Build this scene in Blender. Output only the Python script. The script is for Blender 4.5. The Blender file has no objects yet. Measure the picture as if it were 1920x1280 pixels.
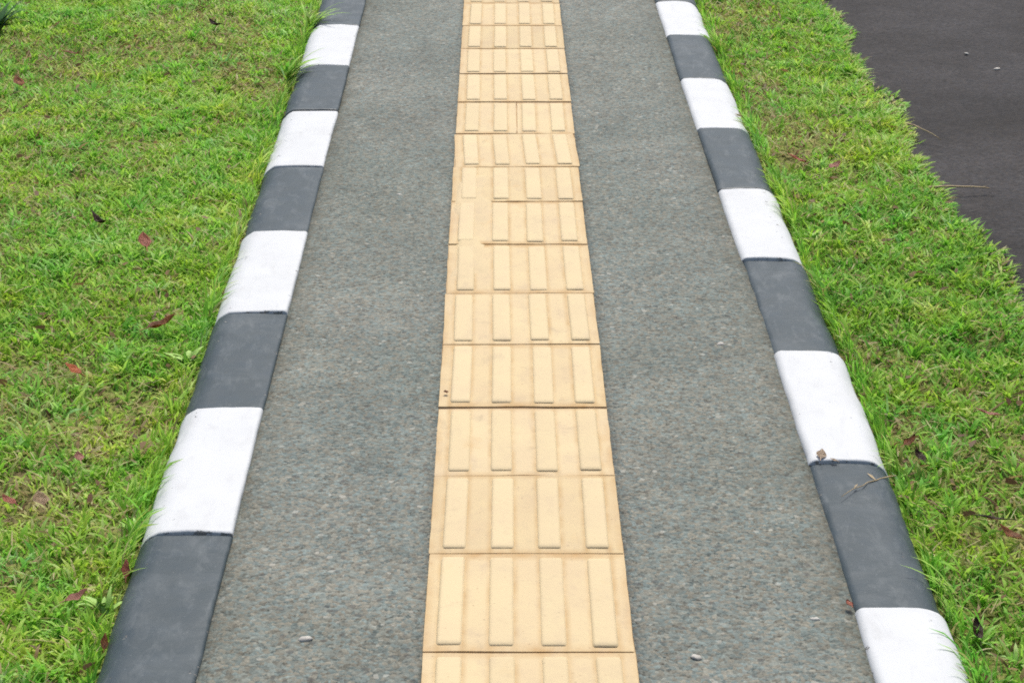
import bpy, bmesh, math, random
import numpy as np
from mathutils import Vector, Matrix

random.seed(7)
R = math.radians
scene = bpy.context.scene
col = scene.collection

# ------------------------------------------------------------------ camera
CAM_H, THETA, PSI, FPX = 1.552, R(20.87), 0.00614, 4261.0
cam_data = bpy.data.cameras.new("camera")
cam_data.sensor_width = 36.0
cam_data.lens = FPX / 1920 * 36.0
cam_data.clip_start = 0.05
cam_data.clip_end = 1000.0
cam = bpy.data.objects.new("camera", cam_data)
col.objects.link(cam)
cam.location = (0, 0, CAM_H)
cam.rotation_euler = (math.pi / 2 - THETA, 0, -PSI)
scene.camera = cam

_F = Vector((math.sin(PSI) * math.cos(THETA), math.cos(PSI) * math.cos(THETA), -math.sin(THETA)))
_Rt = Vector((math.cos(PSI), -math.sin(PSI), 0))
_U = _Rt.cross(_F)

def at(px, py, z=0.0):
    """ground point (height z) seen at a photo pixel"""
    d = _F * FPX + _Rt * (px - 960) - _U * (py - 640)
    t = (z - CAM_H) / d.z
    return Vector((d.x * t, d.y * t, z))

# ------------------------------------------------------------------ light
world = bpy.data.worlds.new("World")
scene.world = world
world.use_nodes = True
wn = world.node_tree
bg = wn.nodes["Background"]
sky = wn.nodes.new("ShaderNodeTexSky")
sky.sky_type = 'NISHITA'
sky.sun_disc = False
SUN_EL, SUN_AZ = R(64), R(12)          # azimuth measured from +Y towards +X
sky.sun_elevation = SUN_EL
sky.sun_rotation = SUN_AZ
sky.air_density = 1.0
sky.dust_density = 4.0
sky.ozone_density = 1.0
wn.links.new(sky.outputs[0], bg.inputs[0])
bg.inputs[1].default_value = 0.07
sd = bpy.data.lights.new("sun", 'SUN')
sd.energy = 1.5
sd.angle = R(13)
sd.color = (1.0, 0.965, 0.91)
sun = bpy.data.objects.new("sun", sd)
col.objects.link(sun)
sdir = Vector((math.sin(SUN_AZ) * math.cos(SUN_EL), math.cos(SUN_AZ) * math.cos(SUN_EL), math.sin(SUN_EL)))
sun.rotation_euler = sdir.to_track_quat('Z', 'Y').to_euler()
sun.location = sdir * 20

vs = scene.view_settings
scene.display_settings.display_device = 'sRGB'
vs.view_transform = 'Standard'
vs.look = 'None'
vs.gamma = 1.0
vs.use_curve_mapping = False
vs.exposure = 1.25

# ------------------------------------------------------------------ material helpers
class NT:
    def __init__(self, name):
        self.m = bpy.data.materials.new(name)
        self.m.use_nodes = True
        self.t = self.m.node_tree
        self.b = self.t.nodes["Principled BSDF"]
        self.out = self.t.nodes["Material Output"]
    def n(self, kind, **kw):
        nd = self.t.nodes.new("ShaderNode" + kind)
        for k, v in kw.items():
            if isinstance(v, tuple) and k.startswith('i_'):
                nd.inputs[k[2:].replace('_', ' ')].default_value = v
            elif k.startswith('i_'):
                nd.inputs[k[2:].replace('_', ' ')].default_value = v
            else:
                setattr(nd, k, v)
        return nd
    def l(self, a, b):
        self.t.links.new(a, b)
    def pos(self):
        return self.n("NewGeometry").outputs["Position"]
    def mapped(self, scale=(1, 1, 1)):
        mp = self.n("Mapping")
        mp.inputs["Scale"].default_value = scale
        self.l(self.pos(), mp.inputs["Vector"])
        return mp.outputs[0]
    def noise(self, scale, detail=4, rough=0.55, vec=None, dist=0.0):
        nd = self.n("TexNoise")
        nd.inputs["Scale"].default_value = scale
        nd.inputs["Detail"].default_value = detail
        nd.inputs["Roughness"].default_value = rough
        nd.inputs["Distortion"].default_value = dist
        self.l(vec or self.pos(), nd.inputs["Vector"])
        return nd.outputs["Fac"]
    def voro(self, scale, out="Color", feature='F1', vec=None):
        nd = self.n("TexVoronoi", feature=feature)
        nd.inputs["Scale"].default_value = scale
        self.l(vec or self.pos(), nd.inputs["Vector"])
        return nd.outputs[out]
    def sep(self, c):
        nd = self.n("SeparateColor")
        self.l(c, nd.inputs[0])
        return nd.outputs
    def ramp(self, fac, stops, interp='LINEAR'):
        nd = self.n("ValToRGB")
        cr = nd.color_ramp
        cr.interpolation = interp
        while len(cr.elements) < len(stops):
            cr.elements.new(0.5)
        for e, (p, c) in zip(cr.elements, stops):
            e.position = p
            e.color = (c, c, c, 1) if isinstance(c, (int, float)) else (*c, 1)
        self.l(fac, nd.inputs[0])
        return nd.outputs[0]
    def mix(self, fac, a, b, mode='MIX'):
        nd = self.n("Mix", data_type='RGBA', blend_type=mode)
        for sock, v in ((nd.inputs[0], fac), (nd.inputs[6], a), (nd.inputs[7], b)):
            if isinstance(v, (int, float)):
                sock.default_value = v
            elif isinstance(v, tuple):
                sock.default_value = (*v, 1)
            else:
                self.l(v, sock)
        return nd.outputs[2]
    def math(self, op, a, b=0.0):
        nd = self.n("Math", operation=op)
        for i, v in enumerate((a, b)):
            if isinstance(v, (int, float)):
                nd.inputs[i].default_value = v
            else:
                self.l(v, nd.inputs[i])
        return nd.outputs[0]
    def bump(self, h, dist, strength=1.0, prev=None):
        nd = self.n("Bump")
        nd.inputs["Strength"].default_value = strength
        nd.inputs["Distance"].default_value = dist
        self.l(h, nd.inputs["Height"])
        if prev is not None:
            self.l(prev, nd.inputs["Normal"])
        return nd.outputs[0]
    def done(self, color=None, rough=None, normal=None, spec=None):
        for key, v in (("Base Color", color), ("Roughness", rough), ("Normal", normal), ("Specular IOR Level", spec)):
            if v is None:
                continue
            if isinstance(v, (int, float)):
                self.b.inputs[key].default_value = v
            elif isinstance(v, tuple):
                self.b.inputs[key].default_value = (*v, 1)
            else:
                self.l(v, self.b.inputs[key])
        return self.m

# ------------------------------------------------------------------ materials
def asphalt(name, base, spread, tint_a, tint_b, cell, speck, rough):
    k = NT(name)
    ch = k.sep(k.voro(cell))
    fine = k.sep(k.voro(cell * 2.3))
    nz = k.noise(cell * 0.9, 3, 0.7)
    v = k.math('ADD', k.math('MULTIPLY', ch[0], 0.40), k.math('ADD', k.math('MULTIPLY', fine[1], 0.25), k.math('MULTIPLY', nz, 0.35)))
    lo, hi = base * (1 - spread), base * (1 + spread)
    grey = k.ramp(v, [(0.18, lo * 0.75), (0.40, base * 0.88), (0.60, base * 1.08), (0.82, hi)])
    hue = k.ramp(k.math('ADD', k.math('MULTIPLY', ch[2], 0.65), k.math('MULTIPLY', k.noise(2.2, 4), 0.35)),
                 [(0.25, tint_a), (0.75, tint_b)])
    c = k.mix(1.0, grey, hue, 'MULTIPLY')
    big = k.ramp(k.noise(3.1, 5, 0.6), [(0.3, 0.88), (0.7, 1.10)])
    c = k.mix(1.0, c, big, 'MULTIPLY')
    mid = k.ramp(k.noise(16, 4, 0.65), [(0.3, 0.90), (0.7, 1.09)])
    c = k.mix(1.0, c, mid, 'MULTIPLY')
    # pale stones of the aggregate, dark pits
    sp = k.sep(k.voro(cell * 0.85))
    c = k.mix(k.ramp(sp[1], [(0.982, 0.0), (0.996, 0.45)]), c, speck)
    c = k.mix(k.ramp(sp[2], [(0.965, 0.0), (0.985, 0.5)]), c, (base * 0.35,) * 3)
    d = k.voro(cell, "Distance")
    nm = k.bump(k.ramp(d, [(0.0, 1.0), (0.8, 0.0)]), 0.0016, 0.6)
    nm = k.bump(k.noise(cell * 2.0, 3), 0.0008, 0.4, nm)
    if base < 0.1:      # damp and dusty patches on the road
        c = k.mix(1.0, c, k.ramp(k.noise(1.6, 5, 0.65), [(0.32, (0.60, 0.57, 0.53)), (0.66, (1.42, 1.42, 1.46))]), 'MULTIPLY')
    else:
        ed = k.n("Attribute", attribute_name="edge").outputs["Fac"]
        c = k.mix(k.math('MULTIPLY', ed, k.ramp(k.noise(18, 5, 0.7), [(0.35, 0.0), (0.7, 0.75)])), c, (0.085, 0.080, 0.058))
        # broad traffic wear and stains
        c = k.mix(1.0, c, k.ramp(k.noise(1.1, 5, 0.65), [(0.32, (0.90, 0.90, 0.87)), (0.68, (1.08, 1.08, 1.09))]), 'MULTIPLY')
    return k.done(c, rough, nm, 0.2)

M_PATH = asphalt("grey_path_asphalt", 0.162, 0.46, (0.84, 1.01, 0.945), (1.05, 1.01, 0.82), 150, (0.40, 0.39, 0.34), 0.92)
M_ROAD = asphalt("dark_road_asphalt", 0.029, 0.42, (1.0, 0.98, 1.02), (1.12, 0.99, 0.90), 130, (0.06, 0.06, 0.055), 0.82)

def kerb_paint(name, base, dirt, dirt_amt, rough, spec):
    k = NT(name)
    c = k.mix(k.ramp(k.noise(9, 5, 0.6), [(0.35, 0.0), (0.75, 0.35)]), base, tuple(x * 0.82 for x in base))
    gr = k.noise(38, 5, 0.7, k.mapped((1.0, 0.35, 1.0)), 0.4)
    c = k.mix(k.ramp(gr, [(0.52, 0.0), (0.74, dirt_amt)]), c, dirt)
    c = k.mix(k.ramp(k.noise(5.5, 6, 0.7, None, 0.5), [(0.50, 0.0), (0.72, dirt_amt * 0.7)]), c, dirt)
    c = k.mix(k.ramp(k.voro(75, "Distance"), [(0.06, dirt_amt * 0.9), (0.14, 0.0)]), c, dirt)
    w = k.n("Attribute", attribute_name="wear").outputs["Fac"]
    chip = k.math('ADD', k.noise(48, 6, 0.72), k.math('MULTIPLY', w, 0.17))
    worn = k.ramp(chip, [(0.715, 0.0), (0.745, 1.0)])
    c = k.mix(worn, c, k.ramp(k.noise(150, 3), [(0.3, (0.17, 0.165, 0.15)), (0.7, (0.27, 0.26, 0.235))]))
    nm = k.bump(k.noise(42, 4, 0.55), 0.0022, 0.35)
    nm = k.bump(worn, -0.0015, 0.8, nm)
    nm = k.bump(k.noise(180, 2), 0.0004, 0.3, nm)
    return k.done(c, k.ramp(k.noise(25, 3), [(0.3, rough - 0.08), (0.7, rough + 0.1)]), nm, spec)

M_WHITE = kerb_paint("white_kerb_paint", (0.510, 0.525, 0.526), (0.35, 0.35, 0.335), 0.32, 0.6, 0.3)
M_BLACK = kerb_paint("black_kerb_paint", (0.029, 0.044, 0.050), (0.095, 0.110, 0.114), 0.7, 0.5, 0.38)

def yellow_paint(name, base, k_dirt_shade=1.0):
    k = NT(name)
    c = k.mix(k.ramp(k.noise(6.5, 5, 0.6), [(0.38, 0.0), (0.70, 0.55 * k_dirt_shade)]), base, (base[0] * 0.84, base[1] * 0.80, base[2] * 0.88))
    c = k.mix(k.ramp(k.noise(30, 5, 0.7, k.mapped((1.0, 0.5, 1.0))), [(0.52, 0.0), (0.72, 0.45 * k_dirt_shade)]), c,
              (base[0] * 0.72, base[1] * 0.70, base[2] * 0.82))
    c = k.mix(k.ramp(k.noise(11, 4, 0.6, k.mapped((1.3, 0.8, 1))), [(0.62, 0.0), (0.78, 0.5 * k_dirt_shade)]), c,
              (base[0] * 0.86, base[1] * 0.70, base[2] * 0.52))
    c = k.mix(k.ramp(k.voro(48, "Distance"), [(0.05, 0.5 * k_dirt_shade), (0.10, 0.0)]), c, (0.22, 0.15, 0.09))
    if k_dirt_shade == 1.0:      # bar-end shade painted in along the joints, with grime and brown stain
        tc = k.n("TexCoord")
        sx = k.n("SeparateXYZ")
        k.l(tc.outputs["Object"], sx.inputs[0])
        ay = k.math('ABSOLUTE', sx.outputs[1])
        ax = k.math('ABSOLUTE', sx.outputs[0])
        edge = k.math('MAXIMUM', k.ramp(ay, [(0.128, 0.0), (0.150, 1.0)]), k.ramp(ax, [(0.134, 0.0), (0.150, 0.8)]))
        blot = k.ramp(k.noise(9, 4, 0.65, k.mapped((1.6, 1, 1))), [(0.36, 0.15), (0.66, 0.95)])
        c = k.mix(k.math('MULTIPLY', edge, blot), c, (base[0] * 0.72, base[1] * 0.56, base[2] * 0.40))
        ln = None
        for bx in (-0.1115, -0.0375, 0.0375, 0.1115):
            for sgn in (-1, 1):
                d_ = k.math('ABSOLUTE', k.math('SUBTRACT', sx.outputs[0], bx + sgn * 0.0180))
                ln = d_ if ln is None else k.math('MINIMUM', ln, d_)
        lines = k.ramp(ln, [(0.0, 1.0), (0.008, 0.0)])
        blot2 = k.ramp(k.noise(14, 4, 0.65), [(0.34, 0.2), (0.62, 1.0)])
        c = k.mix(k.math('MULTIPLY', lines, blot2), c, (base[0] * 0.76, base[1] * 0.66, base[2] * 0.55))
    ri = k.n("ObjectInfo").outputs["Random"]
    c = k.mix(1.0, c, k.ramp(ri, [(0.0, (0.91, 0.90, 0.87)), (0.5, (1.0, 0.985, 0.95)), (1.0, (1.03, 1.03, 1.04))] if k_dirt_shade == 1.0 else [(0.0, (0.97, 0.965, 0.95)), (1.0, (1.03, 1.03, 1.03))]), 'MULTIPLY')
    c = k.mix(k.ramp(k.noise(19, 6, 0.72, None, 0.6), [(0.58, 0.0), (0.74, 0.55 * k_dirt_shade)]), c, (base[0] * 0.60, base[1] * 0.60, base[2] * 0.68))
    nm = k.bump(k.noise(140, 4, 0.65), 0.0012, 0.55)
    return k.done(c, 0.75, nm, 0.25)

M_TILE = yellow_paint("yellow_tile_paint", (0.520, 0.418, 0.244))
M_BAR = yellow_paint("yellow_bar_paint", (0.535, 0.434, 0.258), 0.6)
def mortar():
    k = NT("stained_mortar")
    pale = k.ramp(k.noise(7, 5, 0.65, k.mapped((1.5, 1, 1))), [(0.32, (0.34, 0.235, 0.135)), (0.52, (0.44, 0.33, 0.195)), (0.70, (0.50, 0.40, 0.25))])
    dark = k.ramp(k.noise(9, 5, 0.65, k.mapped((1.5, 1, 1))), [(0.32, (0.17, 0.115, 0.070)), (0.68, (0.33, 0.225, 0.125))])
    c = k.mix(k.n("Attribute", attribute_name="stain").outputs["Fac"], pale, dark)
    return k.done(c, 0.9, k.bump(k.noise(200, 3), 0.001, 0.6), 0.2)
M_MORTAR = mortar()
M_SMEAR = yellow_paint("yellow_mortar_smear", (0.525, 0.423, 0.248), 0.9)

def soil():
    k = NT("lawn_soil")
    c = k.ramp(k.noise(22, 6, 0.7), [(0.28, (0.095, 0.150, 0.026)), (0.5, (0.185, 0.225, 0.055)), (0.72, (0.29, 0.215, 0.115))])
    c = k.mix(k.ramp(k.noise(3.2, 3), [(0.52, 0.0), (0.68, 0.8)]), c, (0.150, 0.105, 0.062))
    return k.done(c, 0.95, k.bump(k.noise(120, 5, 0.7), 0.006, 0.9), 0.1)
M_SOIL = soil()

def grass_material():
    k = NT("grass_blades")
    a = k.n("Attribute", attribute_name="tint")
    d = k.n("Attribute", attribute_name="dry")
    green = k.ramp(a.outputs["Fac"], [(0.0, (0.082, 0.225, 0.022)), (0.28, (0.172, 0.405, 0.034)),
                                      (0.55, (0.262, 0.525, 0.046)), (0.80, (0.370, 0.600, 0.078)), (1.0, (0.50, 0.65, 0.19))])
    green = k.mix(1.0, green, k.ramp(k.noise(13, 4, 0.6), [(0.32, (0.80, 1.02, 1.35)), (0.68, (1.20, 0.99, 0.80))]), 'MULTIPLY')
    green = k.mix(1.0, green, k.ramp(k.noise(2.6, 4, 0.6), [(0.34, (0.84, 0.97, 1.05)), (0.66, (1.20, 1.05, 1.0))]), 'MULTIPLY')
    dry = k.ramp(a.outputs["Fac"], [(0.0, (0.14, 0.075, 0.036)), (0.3, (0.29, 0.18, 0.085)),
                                    (0.6, (0.42, 0.33, 0.16)), (1.0, (0.55, 0.47, 0.28))])
    c = k.mix(d.outputs["Fac"], green, dry)
    k.l(c, k.b.inputs["Base Color"])
    k.b.inputs["Roughness"].default_value = 0.55
    k.b.inputs["Specular IOR Level"].default_value = 0.3
    tr = k.n("BsdfTranslucent")
    k.l(c, tr.inputs["Color"])
    ms = k.n("MixShader")
    ms.inputs[0].default_value = 0.48
    k.l(k.b.outputs[0], ms.inputs[1])
    k.l(tr.outputs[0], ms.inputs[2])
    k.l(ms.outputs[0], k.out.inputs["Surface"])
    return k.m
M_GRASS = grass_material()

def leaf_material(name, base, dark):
    k = NT(name)
    c = k.ramp(k.noise(55, 4, 0.65), [(0.3, dark), (0.65, base)])
    return k.done(c, 0.6, k.bump(k.noise(160, 3), 0.001, 0.6), 0.3)
M_LEAF = {
    'brown': leaf_material("brown_dead_leaf", (0.33, 0.135, 0.050), (0.12, 0.048, 0.020)),
    'dark': leaf_material("dark_dead_leaf", (0.070, 0.036, 0.018), (0.022, 0.012, 0.008)),
    'red': leaf_material("red_dead_leaf", (0.42, 0.15, 0.095), (0.26, 0.085, 0.05)),
    'orange': leaf_material("orange_dead_leaf", (0.55, 0.18, 0.075), (0.36, 0.11, 0.045)),
    'pink': leaf_material("pinkish_dead_leaf", (0.46, 0.22, 0.165), (0.27, 0.12, 0.085)),
    'tan': leaf_material("tan_dead_leaf", (0.46, 0.34, 0.21), (0.28, 0.18, 0.10)),
    'pale': leaf_material("bleached_plant_scrap", (0.47, 0.38, 0.28), (0.36, 0.26, 0.17)),
    'straw': leaf_material("straw", (0.40, 0.31, 0.17), (0.25, 0.18, 0.09)),
    'green': leaf_material("weed_leaf", (0.32, 0.49, 0.12), (0.22, 0.38, 0.07)),
    'deep': leaf_material("dark_weed_leaf", (0.050, 0.135, 0.035), (0.022, 0.065, 0.016)),
    'bright': leaf_material("bright_blade", (0.31, 0.50, 0.07), (0.20, 0.38, 0.045)),
    'stone': leaf_material("pale_pebble", (0.46, 0.44, 0.39), (0.32, 0.30, 0.26)),
}

# ------------------------------------------------------------------ object helpers
def link(name, me, mat=None, parent=None, smooth=True):
    if mat is not None:
        me.materials.append(mat)
    if smooth:
        me.polygons.foreach_set("use_smooth", [True] * len(me.polygons))
    o = bpy.data.objects.new(name, me)
    col.objects.link(o)
    if parent:
        o.parent = parent
    return o

def from_bm(name, bm, mat=None, parent=None, smooth=True):
    me = bpy.data.meshes.new(name)
    bmesh.ops.recalc_face_normals(bm, faces=bm.faces)
    bm.to_mesh(me)
    bm.free()
    return link(name, me, mat, parent, smooth)

def from_np(name, verts, faces_flat, sizes, mat=None, smooth=True):
    me = bpy.data.meshes.new(name)
    me.vertices.add(len(verts))
    me.vertices.foreach_set("co", np.asarray(verts, dtype=np.float32).ravel())
    me.loops.add(len(faces_flat))
    me.loops.foreach_set("vertex_index", np.asarray(faces_flat, dtype=np.int32))
    me.polygons.add(len(sizes))
    starts = np.concatenate(([0], np.cumsum(sizes)[:-1])).astype(np.int32)
    me.polygons.foreach_set("loop_start", starts)
    me.update(calc_edges=True)
    me.validate()
    return link(name, me, mat, None, smooth)

def tag(o, label=None, cat=None, group=None, kind=None):
    if label: o['label'] = label
    if cat: o['category'] = cat
    if group: o['group'] = group
    if kind: o['kind'] = kind
    return o

_VN = {}
def vnoise(x, y, scale, seed):
    if seed not in _VN: _VN[seed] = np.random.default_rng(seed).random((257, 257))
    g = _VN[seed]
    u, v = x * scale + 1000.37, y * scale + 1000.71
    i, j = np.floor(u).astype(int), np.floor(v).astype(int)
    fu, fv = u - i, v - j
    fu, fv = fu * fu * (3 - 2 * fu), fv * fv * (3 - 2 * fv)
    i0, j0, i1, j1 = i % 257, j % 257, (i + 1) % 257, (j + 1) % 257
    return (g[i0, j0] * (1 - fu) * (1 - fv) + g[i1, j0] * fu * (1 - fv) + g[i0, j1] * (1 - fu) * fv + g[i1, j1] * fu * fv)

def grid_sheet(name, xs, ys, zf, mat):
    X, Y = np.meshgrid(xs, ys)
    Z = zf(X, Y)
    V = np.stack([X, Y, Z], -1).reshape(-1, 3)
    nx, ny = len(xs), len(ys)
    a = (np.arange(ny - 1)[:, None] * nx + np.arange(nx - 1)[None, :]).ravel()
    F = np.stack([a, a + 1, a + nx + 1, a + nx], -1)
    return from_np(name, V, F.ravel(), np.full(len(F), 4), mat)

# ------------------------------------------------------------------ geometry of the place
PATH_L = -0.418                                   # inner face of the left kerb
KERB_W = 0.150
def path_r(y):                                    # inner face of the right kerb, gently bending
    return float(np.interp(y, [2.4, 3.5, 4.0, 4.5, 5.04, 5.57, 6.06, 7.0, 8.0], [.516, .519, .518, .513, .507, .502, .497, .494, .490]))
STRIP_L, STRIP_R = -0.108, 0.192
ROAD_X = 1.058
SOIL_Z = -0.048

# --- ground sheet, lawn soil, road
g = grid_sheet("ground", np.linspace(-90, 90, 37), np.linspace(-60, 150, 43), lambda X, Y: 0 * X - 0.14, M_SOIL)
tag(g, kind='structure')

def soil_z(X, Y):
    z = SOIL_Z + 0.020 * (vnoise(X, Y, 5, 3) - 0.5) + 0.012 * (vnoise(X, Y, 17, 4) - 0.5)
    z = np.where(X > 0.2, z + 0.004, z)
    edge = np.clip((X - (ROAD_X - 0.045 + 0.02 * np.clip((5.6 - Y) / 0.8, 0, 1))) / 0.10, 0, 1)
    return z - edge * 0.045
def lawn_sheet(x0, x1, nx):
    return grid_sheet("lawn_soil", np.linspace(x0, x1, nx), np.linspace(0.6, 12.5, 340), soil_z, M_SOIL)
tag(lawn_sheet(-5.0, PATH_L - 0.10, 150), kind='structure')
tag(lawn_sheet(0.60, ROAD_X + 0.12, 34), kind='structure')
road = grid_sheet("road", np.linspace(ROAD_X - 0.08, 7.5, 80), np.linspace(0.0, 14, 160),
                  lambda X, Y: -0.058 + 0.006 * (vnoise(X, Y, 2.0, 9) - 0.5) + 0.015 * np.clip(X - ROAD_X, 0, 3), M_ROAD)
tag(road, kind='structure')

# --- path: two grey asphalt bands with a channel for the tactile tiles
def path_mesh():
    ys = np.linspace(1.0, 11.0, 501)
    rg = np.random.default_rng(5)
    V, F, E = [], [], []
    def band(xa, xb, wob_a, wob_b):
        n = 14
        base = len(V)
        for y in ys:
            a, b = xa(y), xb(y)
            a += (vnoise(np.array([y]), np.array([0.3]), 14, 21)[0] - .5) * wob_a + rg.normal(0, wob_a * .12)
            b += (vnoise(np.array([y]), np.array([4.3]), 14, 22)[0] - .5) * wob_b + rg.normal(0, wob_b * .12)
            row = [(a, y, -0.05)]
            for i in range(n):
                t = i / (n - 1)
                x = a + (b - a) * t
                z = 0.004 * (vnoise(np.array([x]), np.array([y]), 3.2, 23)[0] - .5) + 0.0016 * (vnoise(np.array([x]), np.array([y]), 18, 24)[0] - .5)
                if i == (n - 1 if xb(5) < 0 else 0): z = -0.0012
                elif i in (0, n - 1): z -= 0.0025
                row.append((x, y, z))
            row.append((b, y, -0.05))
            V.extend(row)
            E.extend([math.exp(-((p[0] - PATH_L) / 0.035) ** 2) + math.exp(-((p[0] - path_r(y)) / 0.035) ** 2) for p in row])
        w = n + 2
        for j in range(len(ys) - 1):
            for i in range(w - 1):
                q = base + j * w + i
                F.append((q, q + 1, q + w + 1, q + w))
    band(lambda y: PATH_L - 0.004, lambda y: STRIP_L + 0.0002, 0.003, 0.0018)
    band(lambda y: STRIP_R - 0.0002, lambda y: path_r(y) + 0.004, 0.0018, 0.003)
    F = np.array(F)
    o = from_np("path", np.array(V), F.ravel(), np.full(len(F), 4), M_PATH)
    o.data.attributes.new("edge", 'FLOAT', 'POINT').data.foreach_set("value", np.array(E, dtype=np.float32))
    return o
tag(path_mesh(), kind='structure')
mb = grid_sheet("mortar_bed", np.linspace(STRIP_L - 0.012, STRIP_R + 0.012, 16), np.linspace(1.0, 11.0, 400),
                lambda X, Y: -0.0030 + 0.0015 * (vnoise(X, Y, 40, 31) - 0.5), M_MORTAR)
_my = np.array([v.co.y for v in mb.data.vertices])
def stain_mortar(ys):
    st = np.zeros(len(_my))
    for y in ys: st = np.maximum(st, (np.abs(_my - y) < 0.03).astype(float))
    mb.data.attributes.new("stain", 'FLOAT', 'POINT').data.foreach_set("value", st.astype(np.float32))
tag(mb, kind='structure')

# ------------------------------------------------------------------ tactile tiles
JOINTS_PX = [1225, 1040, 893, 766, 647, 552, 460, 380, 315, 252, 193, 140, 93, 50, 8]
JY = [at(0, p).y for p in JOINTS_PX]
JY = [JY[0] - 0.6, JY[0] - 0.3] + JY + [JY[-1] + 0.3, JY[-1] + 0.6]
TILE_LABELS = [
    "yellow tactile tile running out of the photo at the bottom, under the near end joint",
    "large nearest complete yellow tactile tile, at the front end of the path",
    "second complete yellow tactile tile from the front, with two tiny dark specks between its bars",
    "third complete yellow tactile tile from the front, wide dark joint along its far edge",
    "yellow tactile tile with a tiny brown speck on its left margin, beyond a dark joint",
    "fifth complete yellow tactile tile from the front, just beyond the one with the brown speck",
    "yellow tactile tile smeared with mortar on its left, nearest of the three smeared ones",
    "yellow tactile tile smeared with mortar on its left, middle one of three",
    "yellow tactile tile smeared with mortar on its left, farthest of the three",
    "slightly turned yellow tactile tile with an uneven near joint, just before the cracked tile",
    "yellow tactile tile split lengthwise by a thin crack, brown joint behind it",
    "yellow tactile tile between two dark brown joints, just beyond the cracked tile",
    "pale yellow tactile tile beyond the farthest dark brown joint, brown stain on its right edge",
    "fifth yellow tactile tile beyond the slightly turned one, small in the distance",
    "farthest complete yellow tactile tile, under the sliver at the top of the photo",
    "sliver of yellow tactile tile cut off by the top edge of the photo",
    "yellow tactile tile laid beyond the sliver at the top edge of the photo",
]
STRONG = {4: 0.010, 5: 0.0045, 10: 0.007, 11: 0.013, 12: 0.014}   # joints (index of near tile) that show dark

def bar_mesh():
    bm = bmesh.new()
    L, wb, wt, h, n = 0.266, 0.0370, 0.0300, 0.0032, 5
    prof = [(-wb / 2, -0.001), (-wb / 2 + 0.0015, h * 0.45), (-wt / 2, h * 0.9), (-wt / 2 + 0.003, h), (wt / 2 - 0.003, h), (wt / 2, h * 0.9), (wb / 2 - 0.0015, h * 0.45), (wb / 2, -0.001)]
    ends = [(-L / 2, 0.0), (-L / 2 + 0.002, 0.5), (-L / 2 + 0.006, 0.92), (-L / 2 + 0.012, 1.0)]
    st = ends + [(-L / 6, 1.0), (L / 6, 1.0)] + [(-a, s) for a, s in reversed(ends)]
    rows = []
    for y, s in st:
        f = 0.86 + 0.14 * s
        rows.append([bm.verts.new((x * f, y, min(z, h * s) if z > 0 else z)) for x, z in prof])
    for a, b in zip(rows, rows[1:]):
        for i in range(len(prof) - 1):
            bm.faces.new((a[i], a[i + 1], b[i + 1], b[i]))
    bm.faces.new(rows[0]); bm.faces.new(list(reversed(rows[-1])))
    me = bpy.data.meshes.new("raised_bar")
    bmesh.ops.recalc_face_normals(bm, faces=bm.faces)
    bm.to_mesh(me); bm.free()
    me.materials.append(M_BAR)
    me.polygons.foreach_set("use_smooth", [True] * len(me.polygons))
    return me
BAR = bar_mesh()

def slab(bm, x0, x1, y0, y1, z0, z1, rg):
    n = 7
    vs_ = []
    for i in range(n):
        row = []
        for j in range(n):
            x = x0 + (x1 - x0) * i / (n - 1); y = y0 + (y1 - y0) * j / (n - 1)
            e = i in (0, n - 1) or j in (0, n - 1)
            if i in (0, n - 1): x += rg.gauss(0, 0.0003)
            if j in (0, n - 1): y += rg.gauss(0, 0.0006)
            row.append(bm.verts.new((x, y, z1 + rg.gauss(0, 0.0003) - (0.0012 if e else 0))))
        vs_.append(row)
    for i in range(n - 1):
        for j in range(n - 1):
            bm.faces.new((vs_[i][j], vs_[i + 1][j], vs_[i + 1][j + 1], vs_[i][j + 1]))
    edge = [vs_[i][0] for i in range(n)] + [vs_[n - 1][j] for j in range(1, n)] + [vs_[i][n - 1] for i in range(n - 2, -1, -1)] + [vs_[0][j] for j in range(n - 2, 0, -1)]
    low = [bm.verts.new((v.co.x, v.co.y, z0)) for v in edge]
    for a in range(len(edge)):
        b = (a + 1) % len(edge)
        bm.faces.new((edge[a], low[a], low[b], edge[b]))

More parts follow.
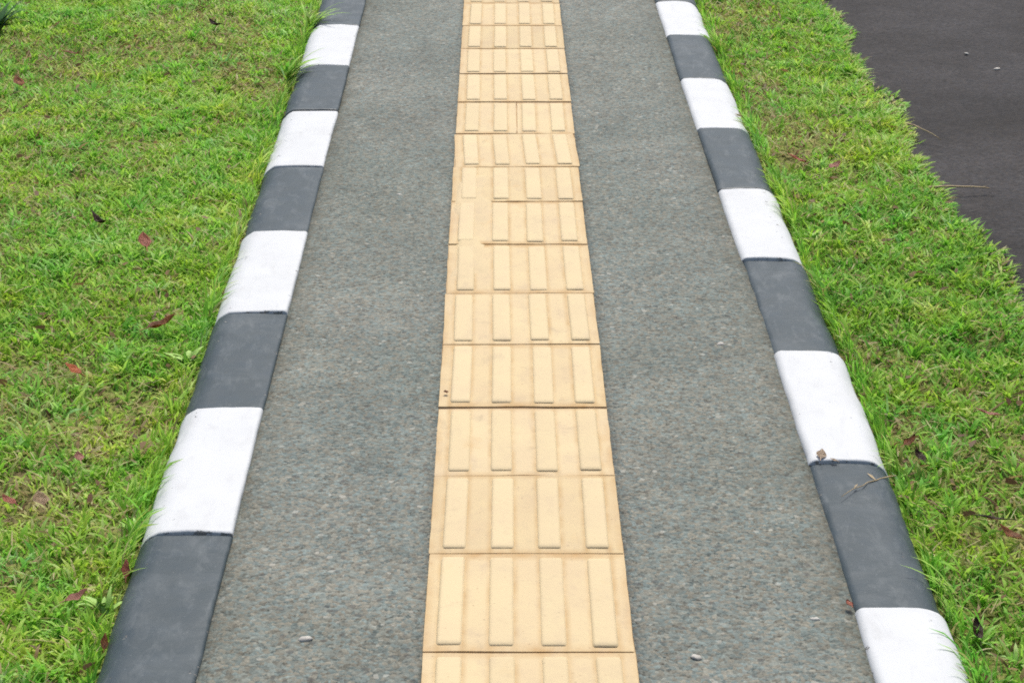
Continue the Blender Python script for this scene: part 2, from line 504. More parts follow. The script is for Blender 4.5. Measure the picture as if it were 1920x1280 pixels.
stain_mortar([JY[i + 1] for i in STRONG])
rg = random.Random(11)
tiles = []
for i in range(len(JY) - 1):
    if i == 0: continue
    y0, y1 = JY[i], JY[i + 1]
    cy = (y0 + y1) / 2
    cx = (STRIP_L + STRIP_R) / 2 + rg.gauss(0, 0.0006)
    gn = STRONG.get(i - 1, 0.0034) / 2        # far edge gap belongs to joint above
    gf = STRONG.get(i, 0.0034) / 2
    idx = i - 1
    W = 0.299
    bm = bmesh.new()
    ya, yb = y0 - cy + gn, y1 - cy - gf
    cracked = idx == 10
    if cracked:
        slab(bm, -W / 2, 0.0035, ya, yb, -0.02, 0.0, rg)
        slab(bm, 0.0065, W / 2, ya, yb, -0.02, -0.0008, rg)
    else:
        slab(bm, -W / 2, W / 2, ya, yb, -0.02, 0.0, rg)
    t = bpy.data.objects.new("tactile_tile", None)
    col.objects.link(t)
    t.empty_display_size = 0.05
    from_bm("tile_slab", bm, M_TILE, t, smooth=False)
    t.location = (cx, cy, 0.0012 + rg.uniform(-0.0007, 0.0007))
    t.rotation_euler = (rg.gauss(0, 0.0016), rg.gauss(0, 0.0014), R(1.6) if idx == 9 else rg.gauss(0, 0.004))
    tag(t, TILE_LABELS[min(idx, len(TILE_LABELS) - 1)], "paving tile", "yellow tactile tiles along the path")
    sc = (yb - ya) / 0.297
    for q, bx in enumerate((-0.1115, -0.0375, 0.0375, 0.1115)):
        b = bpy.data.objects.new("raised_bar", BAR)
        col.objects.link(b)
        b.parent = t
        b.location = (bx + rg.gauss(0, 0.001), rg.gauss(0, 0.0015), 0.0002 if not (cracked and q > 1) else -0.0006)
        b.scale = (1, sc, rg.uniform(0.8, 1.05))
    tiles.append(t)

# mortar smeared over the left third of three tiles
def smear():
    xs, ys = np.linspace(-0.100, -0.012, 24), np.linspace(4.44, 5.20, 120)
    X, Y = np.meshgrid(xs, ys)
    e = np.minimum.reduce([(X + 0.104) / 0.02, (-0.010 - X) / 0.03, (Y - 4.43) / 0.08, (5.21 - Y) / 0.05])
    e = np.clip(e + 0.9 * (vnoise(X, Y, 16, 41) - 0.5), -0.4, 1)
    Z = -0.004 + 0.0074 * e + 0.0015 * (vnoise(X, Y, 30, 42) - 0.5)
    V = np.stack([X, Y, Z], -1).reshape(-1, 3)
    nx, ny = len(xs), len(ys)
    a = (np.arange(ny - 1)[:, None] * nx + np.arange(nx - 1)[None, :]).ravel()
    F = np.stack([a, a + 1, a + nx + 1, a + nx], -1)
    return from_np("mortar_smear", V, F.ravel(), np.full(len(F), 4), M_SMEAR)
tag(smear(), "thin yellow painted mortar smear hiding the joints on the left of three tiles", "mortar")

# ------------------------------------------------------------------ kerb stones
def kerb_stone(y0, y1, xin0, xin1, side, mat, label, dz, seed):
    """side -1: outer face to the left, +1: outer face to the right"""
    rgk = np.random.default_rng(seed)
    W, top, bot, ro, ri = KERB_W - (0.010 if side > 0 else 0), 0.007 + dz, -0.16, 0.042, (0.013 if side > 0 else 0.006)
    prof = [(0, bot), (0, top - ri - 0.004), (0, top - ri)]
    for a in np.linspace(20, 90, 4): prof.append((ri - ri * math.cos(R(a)), top - ri + ri * math.sin(R(a))))
    for t in np.linspace(0.15, 0.95, 6): prof.append((ri + (W - ro - ri) * t, top + 0.0012 * math.sin(math.pi * t)))
    if side < 0: prof.append((W - 0.033, top - 0.0008))
    for a in np.linspace(63 if side < 0 else 80, 0, 10): prof.append((W - 0.040 + 0.040 * math.cos(R(a)) - 0.004 * (a / 80), top - 0.0446 + 0.0440 * math.sin(R(a))))
    prof += [(W + 0.002, top - 0.075), (W + 0.006, bot)]
    n = 42
    cx, cy = (xin0 + xin1) / 2 + side * W / 2, (y0 + y1) / 2
    gap = 0.0016
    L = y1 - y0 - 2 * gap
    bm = bmesh.new()
    rows, wear = [], []
    for j in range(n):
        t = j / (n - 1)
        # ends slightly rounded over
        e = min(t, 1 - t) * L
        sh = 0.0025 * max(0, 1 - e / 0.006) ** 2
        tt = (0, 0.006, 0.014)[j] if j < 3 else ((1 - (0, 0.006, 0.014)[n - 1 - j]) if j > n - 4 else t)
        y = y0 + gap + L * tt
        xin = xin0 + (xin1 - xin0) * t
        row = []
        for u, z in prof:
            k = vnoise(np.array([y * 1.0 + seed * 3.1]), np.array([u * 2 + z]), 9, 50)[0] - .5
            k2 = vnoise(np.array([y * 1.0 + seed * 1.7]), np.array([u * 3 - z]), 34, 51)[0] - .5
            x = xin + side * (u + (0.004 * k + 0.0016 * k2) * (1 if u > 0.05 else 0.5))
            zz = z + (0.003 * k + 0.0012 * k2) * (1 if z > -0.1 else 0) - (sh if z > -0.05 else 0)
            row.append(bm.verts.new((x - cx, y - cy, zz)))
            wear.append(max(math.exp(-(e / 0.010) ** 2), 0.55 * math.exp(-((u - W + 0.036) / 0.010) ** 2), 0.6 * math.exp(-(u / 0.008) ** 2)))
        rows.append(row)
    for a, b in zip(rows, rows[1:]):
        for i in range(len(prof) - 1):
            bm.faces.new((a[i], a[i + 1], b[i + 1], b[i]))
    bm.faces.new(rows[0]); bm.faces.new(list(reversed(rows[-1])))
    o = from_bm("kerb_stone", bm, mat)
    wa = o.data.attributes.new("wear", 'FLOAT', 'POINT')
    wa.data.foreach_set("value", np.array(wear, dtype=np.float32))
    for p in o.data.polygons:
        if len(p.vertices) > 4: p.use_smooth = False
    o.location = (cx, cy, 0)
    tag(o, label, "kerb stone", "black and white kerb stones along the path")
    return o

LJ = [2.20] + [2.71] + [at(p, q).y for p, q in ((428, 1005), (487, 770), (534, 590), (575, 438), (604, 315), (633, 212), (655, 128), (669, 52))] + [7.21, 7.72]
LL = [
    "nearest black kerb stone on the left, cut by the bottom edge of the photo",
    "longest looking white kerb stone of the left kerb, beyond the nearest black stone",
    "black kerb stone second from the front on the left, beside the broad leaved weed",
    "white left kerb stone with a faint grey scuff, between the weed and the red leaf",
    "black left kerb stone level with the red oval leaf in the grass",
    "white kerb stone third from the front on the left kerb, below the grass tuft",
    "black kerb stone on the left crossed by a bright green grass tuft",
    "farthest white kerb stone of the left kerb, small",
    "black kerb stone at the far top end of the left kerb",
]
names = []
for i in range(len(LJ) - 1):
    blk = (i % 2 == 1)
    if i == 0: lab = "white kerb stone of the left kerb before the nearest black one, below the photo"; mat = M_WHITE
    elif i <= 9: lab = LL[i - 1]; mat = M_BLACK if i % 2 == 1 else M_WHITE
    else: lab = "white kerb stone beyond the far top end of the left kerb"; mat = M_WHITE
    if i == 0: continue
    kerb_stone(LJ[i], LJ[i + 1], PATH_L + random.gauss(0, 0.001), PATH_L + random.gauss(0, 0.001), -1, mat, lab,
               -0.0035 if mat is M_BLACK and i in (1, 3, 5) else random.uniform(-0.001, 0.002), 100 + i)
RJ = [2.45] + [at(p, q).y for p, q in ((1600, 1147), (1510, 870), (1447, 663), (1385, 490), (1342, 360), (1298, 245), (1272, 152), (1250, 70), (1228, 6))] + [7.53]
RL = [
    "nearest white kerb stone on the right, cut by the bottom edge of the photo",
    "black right kerb stone with a dry grass stalk and red petal on it",
    "white kerb stone on the right with tan plant scraps on its near end",
    "black kerb stone second from the front on the right kerb, plain and clean",
    "white kerb stone third from the front on the right kerb",
    "black right kerb stone with a pale scuff in its middle, third from the front",
    "white right kerb stone with a small tan leaf on its outer edge",
    "farthest complete black kerb stone of the right kerb, small",
    "farthest white kerb stone of the right kerb, at the top edge of the photo",
    "black kerb stone beyond the top end of the right kerb",
]
for i in range(len(RJ) - 1):
    mat = M_WHITE if i % 2 == 0 else M_BLACK
    kerb_stone(RJ[i], RJ[i + 1], path_r(RJ[i] + .05), path_r(RJ[i + 1] - .05), 1, mat, RL[i],
               -0.005 if i in (1, 3) else random.uniform(-0.001, 0.002), 200 + i)

# ------------------------------------------------------------------ grass
class Blades:
    def __init__(self):
        self.V, self.F, self.S, self.T, self.D, self.n = [], [], [], [], [], 0
    def add(self, P, length, width, az, lean0, lean1, tint, dry, nseg=3, twist=None):
        N = len(P)
        if N == 0: return
        nv = 2 * nseg + 1
        co = np.zeros((N, nv, 3))
        cur = P.copy()
        ca, sa = np.cos(az), np.sin(az)
        tw = np.zeros(N) if twist is None else twist
        for s in range(nseg + 1):
            t = s / nseg
            ln = lean0 + (lean1 - lean0) * t
            d = np.stack([np.sin(ln) * ca, np.sin(ln) * sa, np.cos(ln)], -1)
            nrm = np.stack([-np.cos(ln) * ca, -np.cos(ln) * sa, np.sin(ln)], -1)
            side = np.stack([-sa, ca, 0 * sa], -1)
            side = side * np.cos(tw)[:, None] + nrm * np.sin(tw)[:, None]
            w = width * (0.75 + 0.55 * t - 1.0 * t * t)
            if s < nseg:
                co[:, 2 * s] = cur - side * (w / 2)[:, None]
                co[:, 2 * s + 1] = cur + side * (w / 2)[:, None]
            else:
                co[:, 2 * s] = cur
            cur = cur + d * (length / nseg)[:, None]
        base = self.n + np.arange(N)[:, None] * nv
        fl, sz = [], []
        for s in range(nseg - 1):
            fl.append(base + np.array([2 * s, 2 * s + 1, 2 * s + 3, 2 * s + 2])); sz.append(4)
        fl.append(base + np.array([2 * nseg - 2, 2 * nseg - 1, 2 * nseg])); sz.append(3)
        self.F.append(np.concatenate(fl, 1).ravel())
        self.S.append(np.tile(np.array(sz), N))
        self.V.append(co.reshape(-1, 3))
        self.T.append(np.repeat(tint, nv)); self.D.append(np.repeat(dry, nv))
        self.n += N * nv
    def build(self, name):
        o = from_np(name, np.concatenate(self.V), np.concatenate(self.F), np.concatenate(self.S), M_GRASS)
        for nm, arr in (("tint", self.T), ("dry", self.D)):
            a = o.data.attributes.new(nm, 'FLOAT', 'POINT')
            a.data.foreach_set("value", np.concatenate(arr).astype(np.float32))
        return o

RNG = np.random.default_rng(2024)
def in_view(x, y):
    return (np.abs(x) < 0.234 * y + 0.22) & (y > 2.35) & (y < 7.75)

def scatter(x0, x1, y0, y1, dens, sparse=0.22):
    n = int((x1 - x0) * (y1 - y0) * dens)
    x, y = RNG.uniform(x0, x1, n), RNG.uniform(y0, y1, n)
    keep = in_view(x, y) | (RNG.random(n) < sparse)
    return x[keep], y[keep]

def bare(x, y):
    """0..1: how worn and brown the turf is here"""
    b = np.clip((vnoise(x, y, 2.6, 61) * 0.6 + vnoise(x, y, 8, 62) * 0.4 - 0.50) * 5, 0, 1) * np.where(x > .2, .95, .8)
    for (px, py, rad, amt) in ((90, 130, .20, .8), (60, 390, .16, .5), (1890, 870, .10, .8), (1880, 1000, .08, .9), (1830, 1190, .06, .6),
                               (110, 300, .25, .35), (180, 560, .12, .35), (480, 170, .06, .5), (1700, 120, .10, .3)):
        p = at(px, py, -0.03)
        b = np.maximum(b, amt * np.exp(-(((x - p.x) / rad) ** 2 + ((y - p.y) / (rad * 2.0)) ** 2)))
    return b

def verge_edge(y):
    return ROAD_X + 0.016 * np.clip((5.6 - y) / 0.8, 0, 1) + 0.075 * (vnoise(y, y * 0 + 1.0, 4.6, 71) - 0.5) + 0.06 * (vnoise(y, y * 0 + 2.0, 13, 72) - 0.5)

def lawn(side):
    B = Blades()
    if side < 0: X0, X1 = -3.6, PATH_L - KERB_W - 0.006
    else: X0, X1 = 0.632, 1.16
    def pts(dens, margin=0.0, worn=0.75):
        x, y = scatter(X0, X1, 1.6, 9.8, dens)
        if side > 0:
            k = (x < verge_edge(y) - margin) & (x > np.interp(y, [2.4, 4, 5, 6, 7.5], [.658, .660, .649, .637, .630]) + 0.004)
            x, y = x[k], y[k]
        b = bare(x, y)
        k = RNG.random(len(x)) > b * worn
        x, y, b = x[k], y[k], b[k]
        z = soil_z(x, y) - 0.003
        return np.stack([x, y, z], -1), b
    dry0 = 0.10 if side > 0 else 0.0
    def tint(P, b, mean, sd):
        big = vnoise(P[:, 0], P[:, 1], 1.7, 81) - .5
        mid = vnoise(P[:, 0], P[:, 1], 9, 82) - .5
        sm = vnoise(P[:, 0], P[:, 1], 30, 83) - .5
        return np.clip(mean + 0.30 * big + 0.26 * mid + 0.34 * sm + RNG.normal(0, sd, len(P)), 0, 1)
    def hfield(P):
        return 0.72 + 0.62 * vnoise(P[:, 0], P[:, 1], 7, 84)
    worn_edge = 0
    near_kerb = lambda P: np.clip(1 - (X1 - P[:, 0]) / 0.07, 0, 1) if side < 0 else np.clip(1 - (P[:, 0] - 0.65) / 0.06, 0, 1)
    # fine upright blades
    P, b = pts(10500); N = len(P); h = hfield(P)
    B.add(P, RNG.uniform(.020, .038, N) * h, RNG.uniform(.0028, .0046, N), RNG.uniform(0, 2 * np.pi, N), RNG.uniform(.15, .8, N),
          RNG.uniform(.9, 1.8, N), tint(P, b, .53, .17), (RNG.random(N) < .08 + dry0 + .45 * b) * RNG.uniform(.2, .9, N), 2, RNG.normal(0, .5, N))
    # broad flat blades of cow grass
    P, b = pts(7500); N = len(P); h = hfield(P)
    B.add(P, RNG.uniform(.024, .046, N) * h, RNG.uniform(.0050, .0090, N), RNG.uniform(0, 2 * np.pi, N), RNG.uniform(.25, .9, N),
          RNG.uniform(1.3, 2.0, N), tint(P, b, .60, .18), (RNG.random(N) < .08 + dry0 + .45 * b) * RNG.uniform(.2, .9, N), 3, RNG.normal(0, .35, N))
    # rosettes: clumps of broad blades from one point
    Pc, bc = pts(190, .02); Nc = len(Pc)
    m = 9
    P = np.repeat(Pc, m, 0) + np.concatenate([RNG.normal(0, .004, (Nc * m, 2)), np.zeros((Nc * m, 1))], 1)
    N = len(P); tc = np.repeat(np.clip(RNG.normal(.66, .16, Nc), .2, 1), m)
    B.add(P, np.repeat(RNG.uniform(.034, .062, Nc), m) * RNG.uniform(.7, 1.1, N), RNG.uniform(.005, .0085, N), RNG.uniform(0, 2 * np.pi, N),
          RNG.uniform(.1, .7, N), RNG.uniform(1.1, 2.0, N), np.clip(tc + RNG.normal(0, .07, N), 0, 1), np.zeros(N), 3, RNG.normal(0, .3, N))
    # straw and dead stolons lying in the turf
    P, b = pts(800, 0, 0.1); N = len(P)
    P[:, 2] += RNG.uniform(.002, .026, N)
    B.add(P, RNG.uniform(.02, .055, N), RNG.uniform(.0018, .0036, N), RNG.uniform(0, 2 * np.pi, N), RNG.uniform(1.25, 1.6, N),
          RNG.uniform(1.5, 1.75, N), np.clip(RNG.normal(.62, .22, N), 0, 1), RNG.uniform(.75, 1, N), 3)
    # dead brown blades, more where the turf is worn
    P, b = pts(2600, 0, 0.0); k = RNG.random(len(P)) < .16 + .78 * b; P, b = P[k], b[k]; N = len(P)
    P[:, 2] += RNG.uniform(0, .012, N)
    B.add(P, RNG.uniform(.018, .045, N), RNG.uniform(.003, .0085, N), RNG.uniform(0, 2 * np.pi, N), RNG.uniform(.7, 1.5, N),
          RNG.uniform(1.4, 1.9, N), np.clip(RNG.normal(.34, .22, N), 0, 1), RNG.uniform(.8, 1, N), 3, RNG.normal(0, .5, N))
    # fringe against the kerb
    n = 1500
    y = RNG.uniform(1.8, 8.5, n)
    if side < 0:
        x = X1 - np.abs(RNG.normal(0, .018, n)); az = RNG.normal(0.2, 1.3, n)
    else:
        x = np.interp(y, [2.4, 4, 5, 6, 7.5], [.658, .660, .649, .637, .630]) + .004 + np.abs(RNG.normal(0, .018, n)); az = np.pi + RNG.normal(0, 1.3, n)
    P = np.stack([x, y, soil_z(x, y)], -1)
    tn = tint(P, 0, .58, .15)
    B.add(P, RNG.uniform(.028, .058, n), RNG.uniform(.003, .006, n), az, RNG.uniform(0, .35, n), RNG.uniform(.4, 1.5, n), tn,
          (RNG.random(n) < .06) * .8, 3, RNG.normal(0, .4, n))
    # clumps creeping over the kerb edge
    n = 900
    y = RNG.uniform(2.2, 8.0, n)
    k = vnoise(y, y * 0 + side * 3.0, 4.2, 76) > .60
    y = y[k]; n = len(y)
    off = np.abs(RNG.normal(0, .010, n))
    if side < 0:
        x = X1 - .002 - off; az = RNG.normal(0, .8, n)
    else:
        x = np.interp(y, [2.4, 4, 5, 6, 7.5], [.658, .660, .649, .637, .630]) + .004 + off; az = np.pi + RNG.normal(0, .8, n)
    P = np.stack([x, y, soil_z(x, y) + .01], -1)
    B.add(P, RNG.uniform(.045, .085, n), RNG.uniform(.0035, .007, n), az, RNG.uniform(.1, .5, n), RNG.uniform(1.2, 2.0, n), tint(P, 0, .66, .15),
          (RNG.random(n) < .1) * .7, 3, RNG.normal(0, .4, n))
    if side > 0:
        # ragged fringe spilling over the road edge in clumps
        n = 4200
        y = RNG.uniform(1.8, 9.0, n)
        x = verge_edge(y) - np.abs(RNG.normal(0, .03, n))
        P = np.stack([x, y, np.maximum(soil_z(x, y), -0.056)], -1)
        cl = vnoise(y, y * 0 + 5.0, 9, 73)
        B.add(P, RNG.uniform(.018, .042, n) * (.5 + 1.0 * cl), RNG.uniform(.004, .009, n), RNG.normal(0, 1.4, n), RNG.uniform(.6, 1.1, n),
              RNG.uniform(1.4, 2.0, n), tint(P, 0, .74, .16), (RNG.random(n) < .30) * RNG.uniform(.4, 1, n), 3, RNG.normal(0, .3, n))
    o = B.build("grass")
    return o
tag(lawn(-1), "short bright green lawn with worn brown patches on the left of the path", "grass", kind='stuff')
tag(lawn(1), "ragged green verge between the right kerb and the dark road", "grass", kind='stuff')

# ------------------------------------------------------------------ leaf litter: countless small brown scraps in the turf
def litter():
    B = Blades()
    for x0, x1, n in ((-3.2, PATH_L - KERB_W - .01, 1500), (.67, 1.06, 420)):
        x, y = RNG.uniform(x0, x1, n), RNG.uniform(2.0, 8.5, n)
        if x0 > 0:
            k = x < verge_edge(y); x, y = x[k], y[k]
        n = len(x)
        P = np.stack([x, y, soil_z(x, y) + RNG.uniform(.006, .026, n)], -1)
        B.add(P, RNG.uniform(.010, .026, n), RNG.uniform(.006, .013, n), RNG.uniform(0, 2 * np.pi, n), RNG.uniform(1.0, 1.6, n), RNG.uniform(1.3, 2.0, n),
              np.clip(RNG.normal(.12, .14, n), 0, 1), np.ones(n), 3, RNG.normal(0, .6, n))
    return B.build("leaf_litter")
tag(litter(), "small brown scraps of dead leaf strewn through the turf", "leaf litter", kind='stuff')

# ------------------------------------------------------------------ single leaves, petals, stalks, pebbles
def leaf(px, py, z, length, width, az, mat, label, curl=0.5, fold=0.35, name="fallen_leaf", cat="leaf", group="fallen leaves on the grass", tilt=(0.15, 0.1)):
    bm = bmesh.new()
    n, m = 11, 7
    rows = []
    ph = random.uniform(0, 6)
    for i in range(n):
        t = i / (n - 1)
        w = width * (math.sin(math.pi * t ** 0.8) ** 0.8 if 0 < t < 1 else 0.0) + 0.0006
        y = (t - .5) * length
        z0 = curl * length * (t - .5) ** 2 + 0.02 * length * math.sin(5 * t + ph)
        row = []
        for j in range(m):
            s = (j / (m - 1) - .5) * 2
            row.append(bm.verts.new((s * w / 2 * (1 + .12 * math.sin(9 * t + ph + s)), y + .04 * length * abs(s) * math.sin(7 * t),
                                     z0 + fold * abs(s) * w / 2 + 0.05 * width * math.sin(11 * t + 3 * s + ph))))
        rows.append(row)
    for a, b in zip(rows, rows[1:]):
        for j in range(m - 1):
            bm.faces.new((a[j], a[j + 1], b[j + 1], b[j]))
    # solid blade thickness and a short stem
    geo = bmesh.ops.solidify(bm, geom=list(bm.faces), thickness=0.0006)
    st = [(0, -length / 2 - length * .28, curl * length * .30), (0.0, -length / 2 + .002, curl * length * .25)]
    ring = []
    for (x, y, zz) in st:
        ring.append([bm.verts.new((x + .0009 * math.cos(a), y, zz + .0009 * math.sin(a))) for a in (0.3, 2.4, 4.5)])
    for q in range(3):
        bm.faces.new((ring[0][q], ring[0][(q + 1) % 3], ring[1][(q + 1) % 3], ring[1][q]))
    o = from_bm(name, bm, M_LEAF[mat])
    p = at(px, py, z)
    o.location = p
    o.rotation_euler = (tilt[0], tilt[1], az)
    return tag(o, label, cat, group)

GZ = -0.012     # where leaves lie, on the tips of the turf
leaf(403, 47, GZ, .055, .030, .9, 'dark', "dark brown curled dead leaf alone in the far grass of the left lawn", 0.9)
leaf(184, 417, GZ, .060, .020, .7, 'dark', "narrow near black curled leaf on the left lawn beside a red oval leaf", 1.2, .6)
leaf(271, 451, GZ + .006, .050, .028, .35, 'red', "dull red oval leaf lying flat on the left lawn near a narrow black one", .2, .15, tilt=(.45, .1))
leaf(305, 609, GZ + .004, .062, .024, -1.05, 'brown', "long orange brown rolled leaf on the left lawn, dark at one end", .6, .7, tilt=(.3, .0))
leaf(137, 692, GZ + .006, .036, .028, 1.3, 'orange', "small bright orange red leaf on the left lawn", .2, .15, tilt=(.5, .1))
leaf(148, 856, GZ - .004, .024, .016, .4, 'pink', "small dull pink leaf on the left lawn below the orange red one", .4, .2, tilt=(.4, .1))
leaf(146, 1118, GZ + .008, .036, .020, -1.3, 'pink', "salmon pink leaf casting a dark shadow at the bottom of the left lawn", .5, .3, tilt=(.45, .1))
leaf(236, 1066, GZ + .004, .030, .012, .15, 'red', "dark red sliver of leaf standing against the nearest black kerb stone", .4, .5, tilt=(.8, .1))
leaf(196, 1203, GZ - .006, .026, .010, .1, 'brown', "reddish brown scrap of leaf near the bottom corner of the left kerb", .4, .5, tilt=(.7, .1))
leaf(16, 938, GZ, .030, .020, 1.0, 'red', "brick red scrap of leaf at the left edge of the lawn", .4, .2, tilt=(.3, .1))
leaf(76, 935, GZ + .003, .034, .026, .5, 'tan', "pale tan leaf at the left edge of the lawn beside a brick red scrap", .3, .2, tilt=(.4, .1))
leaf(35, 155, GZ, .060, .030, .5, 'brown', "brown leaf on the worn far corner of the left lawn", .5, .3, tilt=(.3, .1))
leaf(130, 100, GZ, .060, .022, 1.3, 'brown', "flat brown leaf in the bare patch at the far top of the left lawn", .4, .3)
leaf(1492, 298, GZ, .050, .022, 1.25, 'red', "dull red leaf on the verge near the road beside a pink one", .4, .3, tilt=(.35, .1))
leaf(1566, 310, GZ, .036, .024, -1.1, 'pink', "pale pink leaf on the verge beside a dull red one", .3, .2, tilt=(.35, .1))
leaf(1706, 829, GZ - .004, .032, .016, -.8, 'brown', "curled brown leaf on the verge level with the tan scraps on the kerb", .9, .5, tilt=(.4, .1))
leaf(1723, 857, GZ - .004, .030, .018, .4, 'dark', "dark curled leaf just below the brown one on the verge", .9, .5, tilt=(.4, .1))
leaf(1893, 1002, GZ - .008, .042, .024, .9, 'brown', "large dark brown leaf in the bare patch at the right edge of the verge", .6, .3, tilt=(.3, .1))
leaf(1856, 972, GZ + .003, .055, .009, 1.45, 'dark', "thin dark twig like leaf above the bare patch at the right edge", .3, .6, tilt=(.1, .1))
leaf(1832, 1180, GZ - .008, .038, .016, .1, 'dark', "purplish dark leaf on the verge at the bottom right of the photo", .5, .4, tilt=(.6, .1))
leaf(1852, 775, GZ - .004, .045, .016, 1.4, 'pink', "faded pinkish leaf near the road on the lower verge", .4, .3, tilt=(.2, .1))
leaf(1592, 1131, .010, .016, .011, .3, 'red', "tiny crimson petal at the inner corner of the nearest black kerb stone on the right", .5, .3,
     name="petal", cat="petal", group=None)
leaf(1540, 852, .010, .030, .016, -.2, 'pale', "tan plant scrap at the near end of a white kerb stone on the right", .3, .3,
     name="plant_scrap", cat="plant scrap", group="tan scraps on a white kerb stone")
leaf(1563, 862, .010, .014, .007, .9, 'pale', "smaller tan crumb right of the tan plant scrap on the white kerb stone", .3, .3,
     name="plant_scrap", cat="plant scrap", group="tan scraps on a white kerb stone")
leaf(1386, 218, -.002, .022, .014, 1.2, 'tan', "small tan leaf on the outer edge of a far white kerb stone on the right", .6, .4)
leaf(836, 735, .0055, .009, .009, .3, 'brown', "tiny brown leaf speck on the left margin of a yellow tile", .8, .4, name="leaf_speck", cat="leaf", group=None)

def stalk(pts, r, mat, label, name="dry_stalk", cat="stalk", group=None, tips=()):
    bm = bmesh.new()
    rings = []
    n = len(pts)
    o0 = Vector(pts[0])
    P = [Vector(p) - o0 for p in pts]
    for i, p in enumerate(P):
        d = (P[min(i + 1, n - 1)] - P[max(i - 1, 0)]).normalized()
        s = d.cross(Vector((0, 0, 1))).normalized(); u = s.cross(d)
        rr = r * (1 - .55 * i / (n - 1))
        rings.append([bm.verts.new(p + s * rr * math.cos(a) + u * rr * math.sin(a)) for a in [k * math.pi / 3 for k in range(6)]])
    for a, b in zip(rings, rings[1:]):
        for q in range(6):
            bm.faces.new((a[q], a[(q + 1) % 6], b[(q + 1) % 6], b[q]))
    bm.faces.new(rings[0]); bm.faces.new(list(reversed(rings[-1])))
    for i, v in tips:      # small husks along the stalk
        p = P[i]
        q = p + Vector(v)
        w = Vector((-v[1], v[0], 0)).normalized() * .002
        bm.faces.new([bm.verts.new(x) for x in (p, (p + q) / 2 + w, q, (p + q) / 2 - w + Vector((0, 0, .0015)))])
    o = from_bm(name, bm, M_LEAF[mat])
    o.location = o0
    return tag(o, label, cat, group)

def line(a, b, n, wob, arch, za, zb, zmid=None):
    A, B_ = at(*a, za), at(*b, zb)
    out = []
    for i in range(n):
        t = i / (n - 1)
        p = A.lerp(B_, t)
        p.x += random.uniform(-wob, wob); p.y += random.uniform(-wob, wob)
        p.z += arch * math.sin(math.pi * t)
        out.append(p)
    return out
stalk(line((1735, 352), (1856, 353), 8, .003, .004, -.036, -.040), .0032, 'straw', "pale dry grass stalk lying out from the verge across the dark road",
      tips=((6, (.02, .012, .002)), (7, (.016, -.01, .002))))
stalk(line((1678, 890), (1575, 930), 9, .003, .006, -.012, .012), .0012, 'straw', "thin dry forked stalk lying across the nearest black kerb stone on the right",
      tips=((3, (-.012, .024, .003)), (6, (.008, .014, .002))))
stalk(line((1700, 232), (1765, 262), 6, .003, .006, -.02, -.042), .002, 'straw', "short straw coloured grass stem poking from the verge edge over the far road")

def pebble(px, py, z, r, label, mat='stone', group="pale pebbles on the asphalt"):
    bm = bmesh.new()
    bmesh.ops.create_icosphere(bm, subdivisions=2, radius=r)
    sx, sy, sz = random.uniform(1.0, 1.4), random.uniform(.7, 1.0), random.uniform(.45, .6)
    for v in bm.verts:
        k = 1 + random.uniform(-.2, .2)
        v.co = Vector((v.co.x * sx * k, v.co.y * sy * k, v.co.z * sz * k))
    o = from_bm("pebble", bm, M_LEAF[mat])
    o.location = at(px, py, z) + Vector((0, 0, r * .05))
    o.rotation_euler = (0, 0, random.uniform(-.5, .5))
    return tag(o, label, "pebble", group)
pebble(1306, 1233, 0, .0078, "white pebble on the path near the bottom, right of the yellow strip")
pebble(573, 1198, 0, .0080, "white pebble on the path near the bottom, left of the yellow strip")
pebble(1529, 1161, 0, .0058, "small white pebble beside the kerb left of the crimson petal")
pebble(1351, 646, 0, .0070, "pale pebble on the right band of the path halfway up")
pebble(749, 366, 0, .0070, "pale flat pebble on the left band of the path in the upper half")
pebble(1869, 130, -.05, .0085, "pale bluish pebble on the dark road near the top right")
pebble(1812, 101, -.05, .0065, "small tan pebble on the dark road left of the bluish one")

# ------------------------------------------------------------------ tufts and weeds
def strap(bm, az, length, width, lean0, lean1, base=(0, 0, 0), n=7):
    cur = Vector(base)
    L, Rr = [], []
    side = Vector((-math.sin(az), math.cos(az), 0))
    for i in range(n):
        t = i / (n - 1)
        ln = lean0 + (lean1 - lean0) * t
        w = width * (0.6 + 1.2 * t - 1.78 * t * t) / 2
        up = Vector((-math.cos(ln) * math.cos(az), -math.cos(ln) * math.sin(az), math.sin(ln)))
        L.append(bm.verts.new(cur - side * w + up * w * .35)); Rr.append((bm.verts.new(cur), bm.verts.new(cur + side * w + up * w * .35)))
        cur = cur + Vector((math.sin(ln) * math.cos(az), math.sin(ln) * math.sin(az), math.cos(ln))) * (length / (n - 1))
    for i in range(n - 1):
        bm.faces.new((L[i], Rr[i][0], Rr[i + 1][0], L[i + 1]))
        bm.faces.new((Rr[i][0], Rr[i][1], Rr[i + 1][1], Rr[i + 1][0]))

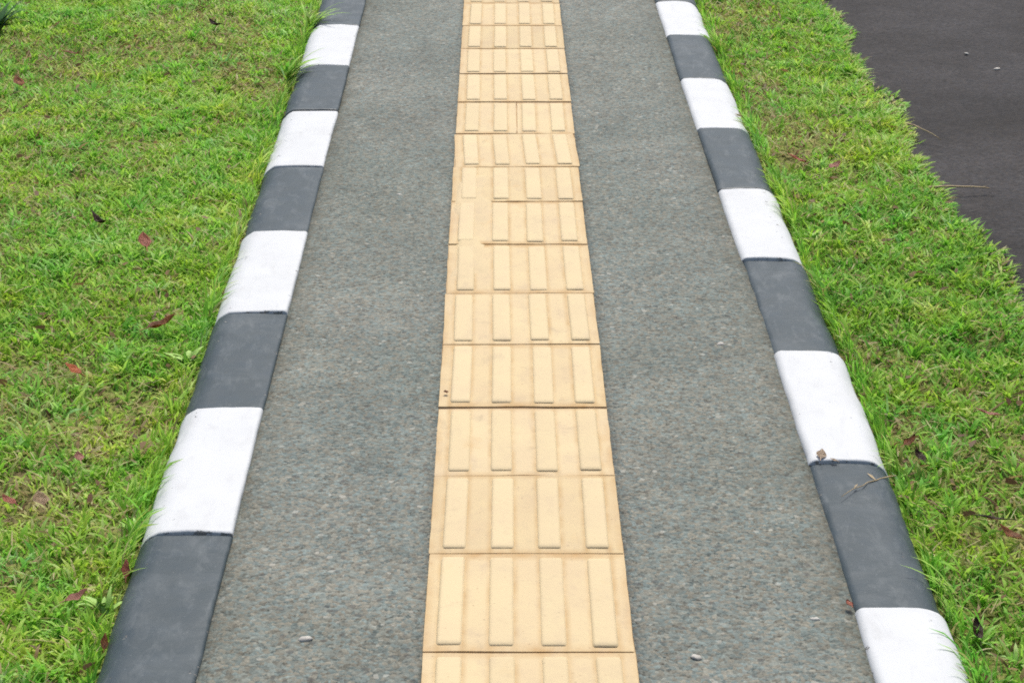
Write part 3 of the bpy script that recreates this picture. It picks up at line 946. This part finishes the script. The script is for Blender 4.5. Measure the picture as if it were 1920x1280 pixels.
def tuft(px, py, n, length, width, az, spread, mat, label, lean=(0.2, 0.6), end=(1.2, 1.9), name="grass_tuft", cat="grass tuft", group="grass tufts leaning over the kerbs", z=-0.045, dx=0):
    bm = bmesh.new()
    for _ in range(n):
        strap(bm, random.gauss(az, spread), length * random.uniform(.4, 1.15), width * random.uniform(.7, 1.2), random.uniform(*lean), random.uniform(*end),
              (random.gauss(0, .006), random.gauss(0, .008), 0))
    o = from_bm(name, bm, M_LEAF[mat])
    p = at(px, py, -.02)
    o.location = (p.x + dx, p.y, z)
    return tag(o, label, cat, group)

tuft(566, 152, 20, .135, .0075, .0, .55, 'bright', "bright green grass tuft spilling over a far black stone of the left kerb", (.35, .8), (1.4, 1.9), dx=-.040, z=-.02)
tuft(604, 58, 20, .135, .0075, .1, .7, 'bright', "bright green grass tuft at the far top end of the left kerb", (.35, .8), (1.4, 1.9), dx=-.040, z=-.02)
tuft(1655, 872, 15, .085, .005, math.pi, .65, 'bright', "bright green tuft leaning onto the kerb beside the dry forked stalk", (.1, .5), (1.2, 1.8), dx=.03)
tuft(1768, 1108, 9, .100, .0045, math.pi, .35, 'bright', "thin green tuft reaching over the nearest black kerb stone on the right", (.2, .6), (1.3, 1.8), dx=.02)
tuft(232, 1085, 9, .085, .0045, .2, .6, 'bright', "sparse green tuft touching the outer edge of the nearest black kerb stone on the left", (.1, .6), (1.2, 1.8), dx=-.025)
tuft(350, 665, 16, .048, .016, 0.4, 1.9, 'green', "pale green broad leaved weed beside a black stone of the left kerb", (.3, .8), (1.3, 1.9),
     name="broadleaf_weed", cat="weed", group="weeds in the lawn", z=-.04)
tuft(255, 985, 14, .045, .0100, 1.2, 1.9, 'green', "pale green broad bladed weed beside the nearest white kerb stone on the left", (.2, .7), (1.0, 1.8),
     name="broadleaf_weed", cat="weed", group="weeds in the lawn", z=-.04)
tuft(195, 1125, 12, .042, .012, 2.0, 1.9, 'green', "pale green weed in the grass right of the salmon pink leaf", (.3, .8), (1.2, 1.9),
     name="broadleaf_weed", cat="weed", group="weeds in the lawn", z=-.04)
tuft(-8, 52, 26, .130, .020, .0, 1.6, 'deep', "dark green bushy plant in the far top left corner of the lawn", (.1, .8), (1.0, 1.9),
     name="dark_plant", cat="plant", group=None, z=-.04)

scene.cycles.pixel_filter_type = 'BLACKMAN_HARRIS'
scene.cycles.filter_width = 1.8
scene.cycles.max_bounces = 6
scene.cycles.diffuse_bounces = 4
scene.cycles.transmission_bounces = 4
scene.cycles.use_denoising = False
